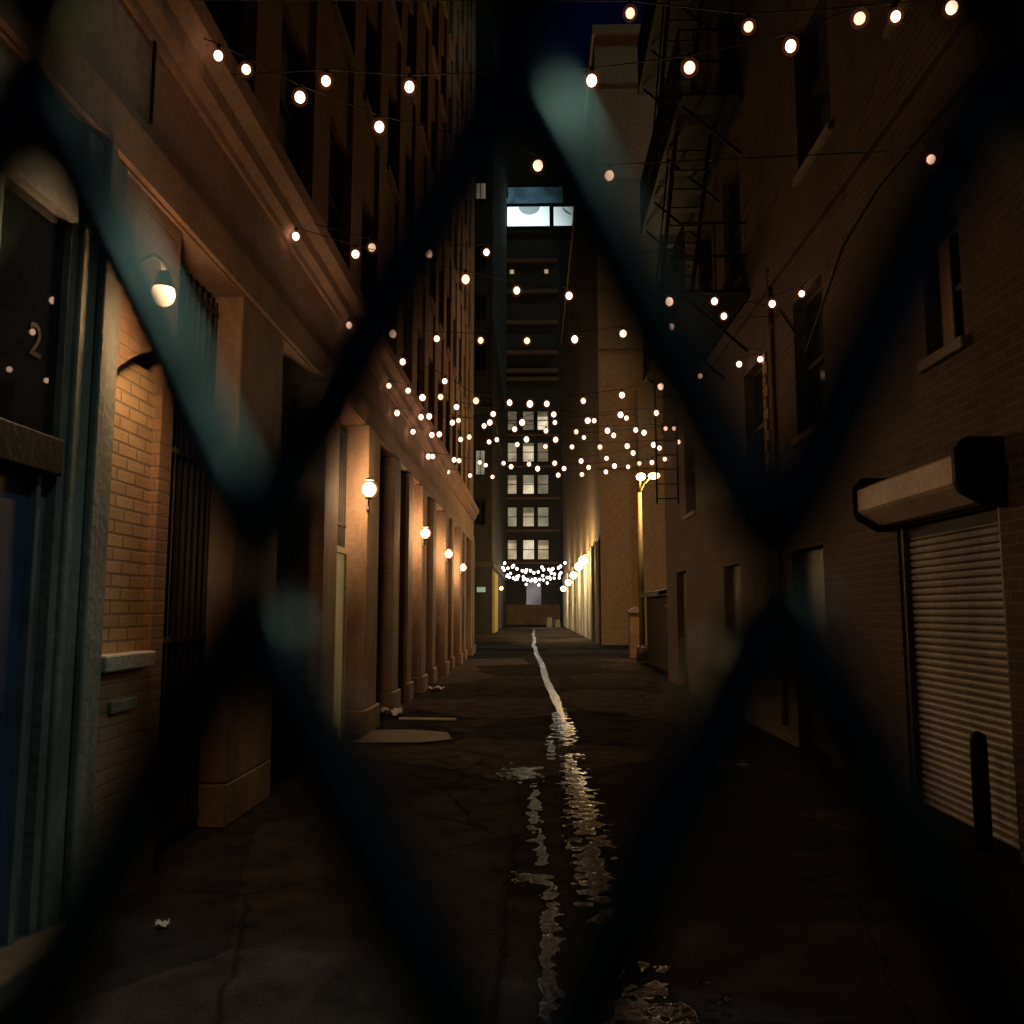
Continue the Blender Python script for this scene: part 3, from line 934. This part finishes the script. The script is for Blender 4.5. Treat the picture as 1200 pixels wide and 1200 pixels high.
# brick gate pier and low shed by the lot
r = empty('gate_pier', (3.5, 29.6, 0))
tag(r, 'short brown brick gate pier behind the street lamp', 'pier')
m = MB(); m.box(-.22, .22, -.22, .22, 0, 1.5); m.build('shaft', M['brick_left'], r)
m = MB(); m.box(-.28, .28, -.28, .28, 1.5, 1.58); m.prism([(-.24, 1.58), (.24, 1.58), (0, 1.72)], 'y', -.24, .24); m.build('cap', M['kerb'], r, bevel=.01)
r = empty('lean_to_shed', (4.6, 22.6, 0))
tag(r, 'low dark shed with sloping roof and dim window beside the lot', 'shed')
m = MB(); m.box(-1.1, 2.6, 0, 4, 0, 2.0); m.build('wall', M['dark_far'], r)
m = MB(); m.prism([(-1.35, 1.98), (2.8, 2.75), (2.8, 2.87), (-1.35, 2.10)], 'y', -.25, 4.2); m.build('roof', M['iron'], r)
m = MB(); m.box(-1.15, 2.5, -.06, -.01, 1.68, 1.74); m.build('rail', M['pale'], r)
m = MB(); m.box(-.75, -.2, -.03, -.003, .95, 1.30); w = m.build('window', M['win_olive'], r)
m = MB()
for q in ((-.80, -.75, .90, 1.35), (-.2, -.15, .90, 1.35), (-.75, -.2, .90, .95), (-.75, -.2, 1.30, 1.35)):
    m.box(q[0], q[1], -.05, -.003, q[2], q[3])
m.build('window_frame', M['gate'], w)

# ================================================================== tan tower on the right
TX = 3.15
tt = empty('tan_tower', (TX, 40, 0))
tag(tt, 'tall plain tan tower block beyond the lot, its side lit by a row of lamps', 'building')
m = MB(); m.box(TX, TX + 9, 40, 90, 0, 30.3); part(tt, m, 'wall', M['tan_wall'])
m = MB()
for z in (8.2, 14.0, 18.9, 22.6, 27.6): m.box(TX - .03, TX + 9, 39.96, 40.001, z, z + .10)
part(tt, m, 'band_course', M['frieze'])
m = MB(); m.box(TX - .12, TX + 9.1, 39.85, 90, 30.3, 30.8); part(tt, m, 'parapet', M['tan_wall'])
for y in [41 + 3.2 * k for k in range(15)]:
    m = MB(); m.box(TX - .16, TX + .001, y, y + .8, 0, 4.9); part(tt, m, 'pilaster', M['pale'], bevel=.02)
m = MB(); m.tube([(4.95, 39.93, 0), (4.95, 39.93, 12)], .06, 8); part(tt, m, 'drainpipe', M['frieze'])
fl = [(45.2, 4.3), (49.5, 4.2), (56.0, 3.95), (64.5, 3.75), (75.0, 3.55)]
fn = ['nearest', 'second nearest', 'middle one', 'second farthest', 'farthest']
p0 = None
for i, (y, z) in enumerate(fl):
    if p0 is None:
        p0 = o = empty('flood_lamp')
        m = MB(); m.box(-.06, 0, -.09, .09, -.16, .16); m.build('back_plate', M['brass'], o, bevel=.01)
        m = MB(); m.tube([(-.05, 0, .05), (-.2, 0, .12), (-.34, 0, .06)], .025, 8); m.build('arm', M['brass'], o)
        m = MB(); m.ball((-.36, 0, -.10), .23, u=16, v=10); m.build('globe', M['flood_glow'], o)
    else:
        o = copy_tree(p0)
    o.location = (TX - .16, y, z)
    tag(o, 'bright white globe lamp on the side of the tan tower, %s of its row' % fn[i], 'wall lamp', 'lamps along the tan tower')

# ================================================================== far left block
fb = empty('left_block', (-2.9, 60, 0))
tag(fb, 'dark block past the end of the warehouse, with two dim olive windows', 'building')
m = MB(); m.box(-22, -2.9, 60, 92, 0, 48); part(fb, m, 'wall', M['dark_far'])
for q in ((-2.78, 15.6, 16.1), (-2.79, 4.6, 5.0), (-2.7, 48, 48.7)):
    m = MB(); m.box(-22, q[0], 59.85, 92, q[1], q[2]); part(fb, m, 'cornice', M['grey_far'])
wins = [(-4.15, -3.45, 31.8, 33.0, 'win_olive'), (-4.05, -3.45, 11.2, 12.9, 'win_olive')]
for z in (7.6, 15 + 3.8, 22.6, 26.4, 36, 40):
    wins.append((-4.1, -3.4, z, z + 1.7, 'glass'))
for (a, b, c, d, k) in wins:
    m = MB(); m.box(a, b, 59.93, 59.999, c, d); w = part(fb, m, 'window', M[k])
    m = MB()
    for q in ((a - .08, a, c - .08, d + .08), (b, b + .08, c - .08, d + .08), (a, b, c - .08, c), (a, b, d, d + .08), ((a + b) / 2 - .03, (a + b) / 2 + .03, c, d)):
        m.box(q[0], q[1], 59.9, 59.999, q[2], q[3])
    part(fb, m, 'window_frame', M['gate'], w)
m = MB(); m.box(-3.95, -3.35, 59.7, 59.9, 2.85, 3.2); o = m.build('lit_sign', M['teal_glow'], bevel=.02)
tag(o, 'small dim teal lit sign box on the far dark block', 'sign')
r = empty('yellow_lamp', (-2.9, 66.5, 3.4))
tag(r, 'yellow wall lamp lighting the corner of the far dark block', 'wall lamp')
m = MB(); m.box(0, .06, -.1, .1, -.15, .15); m.build('back_plate', M['brass'], r)
m = MB(); m.tube([(.05, 0, .05), (.3, 0, .12), (.42, 0, .0)], .025, 8); m.build('arm', M['brass'], r)
m = MB(); m.ball((.42, 0, -.12), .13, u=14, v=10); m.build('bulb', M['yellow_glow'], r)
m = MB(); m.box(-2.9, -2.72, 60.5, 66, 0, 4.3); o = m.build('lamplight_tint_panel', rough_mat('lamplight_tinted_plaster', (.55, .45, .16), var=.25, scale=.8), bevel=.02)  # yellow lamplight is put into the colour of this added panel
part_root = o
tag(o, 'wall panel low on the corner of the far block, yellow lamplight put into its colour', 'wall')

# ================================================================== central far tower
ct = empty('far_tower', (.9, 95, 0))
tag(ct, 'tall dark tower closing the view, with three columns of lit windows', 'building')
m = MB(); m.box(-3.4, 6.5, 95, 120, 0, 58); part(ct, m, 'wall', M['grey_far'])
m = MB(); m.box(-3.3, 2.9, 94.4, 95.001, 0, 27.4); part(ct, m, 'front_bay', M['grey_far'])
for z, pr in ((30.6, .5), (28.4, .7), (27.4, .8), (34.2, .3), (37.9, .3), (41.6, .3)):
    m = MB(); m.box(-3.3, 2.9, 95 - pr, 95.0, z, z + .45); part(ct, m, 'ledge', M['frieze'])
m = MB()
for z in (8.2, 11.8, 15.4, 19.0, 22.6):
    m.box(-3.35, 2.95, 94.33, 94.41, z - 1.55, z - 1.3)
part(ct, m, 'band_course', M['frieze'])
cols = [(-2.8, -1.85), (-1.1, .08), (.55, 1.7)]
bright = {(0, 0): 'win_dim', (0, 1): 'win_dim', (0, 2): 'win_white', (1, 0): 'win_cream', (1, 1): 'win_white', (1, 2): 'win_dim', (2, 0): 'win_cream', (2, 1): 'win_white', (2, 2): 'win_dim',
          (3, 0): 'win_olive', (3, 1): 'win_cream', (3, 2): 'win_olive', (4, 0): 'win_cream', (4, 1): 'win_white', (4, 2): 'win_cream'}
for j, zt in enumerate((23.85, 20.25, 16.6, 12.95, 9.3)):
    for i, (a, b) in enumerate(cols):
        c, d = zt - 2.1, zt
        m = MB(); m.box(a, b, 94.36, 94.399, c, d); w = part(ct, m, 'window', M[bright[(j, i)]])
        m = MB()
        for q in ((a - .1, a, c - .1, d + .1), (b, b + .1, c - .1, d + .1), (a, b, c - .1, c), (a, b, d, d + .1), (a, b, (c + d) / 2 - .04, (c + d) / 2 + .04)):
            m.box(q[0], q[1], 94.28, 94.399, q[2], q[3])
        part(ct, m, 'window_frame', M['dark_far'], w)
        if (j * 3 + i) % 4 != 1:
            hb = (.35, .95, .6, 1.25)[(j * 5 + i * 3) % 4]
            m = MB(); m.box(a, b, 94.34, 94.355, d - hb, d); part(ct, m, 'window_blind', M['win_olive' if (i + j) % 2 else 'win_dim'], w)
# high cold-lit studio windows
for (a, b, c, d) in ((-2.9, 2.02, 46.0, 48.4), (2.5, 4.8, 46.0, 48.35)):
    m = MB(); m.box(a, b, 94.95, 94.999, c, d); w = part(ct, m, 'window', M['win_cold'])
    m = MB()
    for q in ((a - .12, a, c - .12, d + .12), (b, b + .12, c - .12, d + .12), (a, b, c - .12, c), (a, b, d, d + .12)):
        m.box(q[0], q[1], 94.85, 94.999, q[2], q[3])
    part(ct, m, 'window_frame', M['gate'], w)
    # round ceiling fixture seen behind the pane
    m = MB(); m.prism([(( -.35 if a < 0 else 4.75) + 1.25 * math.cos(t), d - .02 + 1.0 * math.sin(t)) for t in [math.pi + math.pi * k / 14 for k in range(15)] if (-.35 if a < 0 else 4.75) + 1.25 * math.cos(t) < b + .01], 'y', 94.90, 94.945)
    part(ct, m, 'ceiling_dish', glow_mat('dish_translucent', (.42, .58, .60), .75), w)
m = MB(); m.box(-3.15, 3.6, 94.93, 94.999, 48.85, 50.8); part(ct, m, 'window', M['win_blue'])
m = MB(); m.box(-3.35, 6.4, 94.7, 95.0, 51.2, 51.6); part(ct, m, 'ledge', M['grey_far'])
m = MB(); m.box(-3.35, 6.4, 94.8, 95.0, 45.2, 45.5); part(ct, m, 'ledge', M['grey_far'])
for x in (-2.36, 1.6):
    m = MB(); m.box(x - .22, x + .22, 94.9, 94.999, 40.3, 40.75); part(ct, m, 'small_window', M['win_cream'])
m = MB(); m.box(-.75, .85, 94.30, 94.399, 2.2, 5.2); part(ct, m, 'door', lit_window_mat('pale_lit_door', (.22, .20, .22), .8))
m = MB(); m.box(-3.3, 2.9, 94.28, 94.401, 0, 2.2); part(ct, m, 'plinth', M['brick_left'])
for (x, lab) in ((1.5, 'small yellow lit barrier block at the far end of the alley'), (2.25, 'smaller yellow barrier block beside the first at the far end')):
    m = MB(); m.prism([(-.3, 0), (.3, 0), (.2, .9 if x < 2 else .7), (-.2, .9 if x < 2 else .7)], 'y', -.3, .3)
    o = m.build('barrier_block', M['pole'], bevel=.03); o.location = (x, 80, 0)
    tag(o, lab, 'barrier')

# ================================================================== chain-link fence at the alley mouth
cf = empty('chain_link_fence', (.25, .08, 0))
tag(cf, 'chain-link fence right before the lens, its wires blurred into dark diagonal bands', 'fence')
FX, FZ0, FZ1, SPX, HP = -.0018, .04, 2.35, .0487, .0534
KZ = 1.657                                             # height of one row of crossings
m = MB()
kn0 = int(math.floor((FZ0 - KZ) / HP)); kn1 = int(math.ceil((FZ1 - KZ) / HP))
i0 = int(math.floor((-2.28 - FX) / SPX)); i1 = int(math.ceil((3.06 - FX) / SPX))
WR = .0037
for i in [i0 + .5 * q for q in range(2 * (i1 - i0))]:
    # a wire bends between the column of crossings at i (even rows) and i+1/2 (odd rows)
    pts = []
    for k in range(kn0, kn1 + 1):
        odd = k % 2
        h = 1 if i % 1 else 0                                  # every second wire starts half a diamond over
        x = FX + SPX * (math.floor(i) + (.5 if odd else h))
        z = KZ + HP * k
        e = .0012                                       # overlap of the interlocked bends
        sgn = (1 if odd else -1) * (-1 if h else 1)
        near = abs(x) < .14 and abs(z - 1.6) < .15
        w = .0016
        for (dx, dz, dy) in ((-.0110, -.022, w * .28), (-.00425, -.0085, w * .42), (-.0012, -.0030, w * .5), (-.0012, .0030, w * .5), (-.00425, .0085, w * .42), (-.0110, .022, w * .28)) if near else ((0, 0, 0),):
            pts.append((x + sgn * (e + dx), .0 + sgn * dy, z + dz))
    near_col = abs(FX + SPX * i) < .2
    m.tube([(p[0] - .25, p[1], p[2]) for p in pts], WR, 10 if near_col else 4, cap=False)
m.build('wire_mesh', M['galv'], cf)
for x in (-2.23, 3.0):
    m = MB(); m.tube([(x - .25, .035, 0), (x - .25, .035, 2.42)], .03, 12); m.ball((x - .25, .035, 2.43), .034)
    m.build('post', M['galv'], cf)
m = MB(); m.tube([(-2.23 - .25, .035, 2.37), (3.0 - .25, .035, 2.37)], .021, 10); m.build('top_rail', M['galv'], cf)
m = MB(); m.tube([(-2.23 - .25, .012, .06), (3.0 - .25, .012, .06)], .004, 6); m.build('tension_wire', M['galv'], cf)
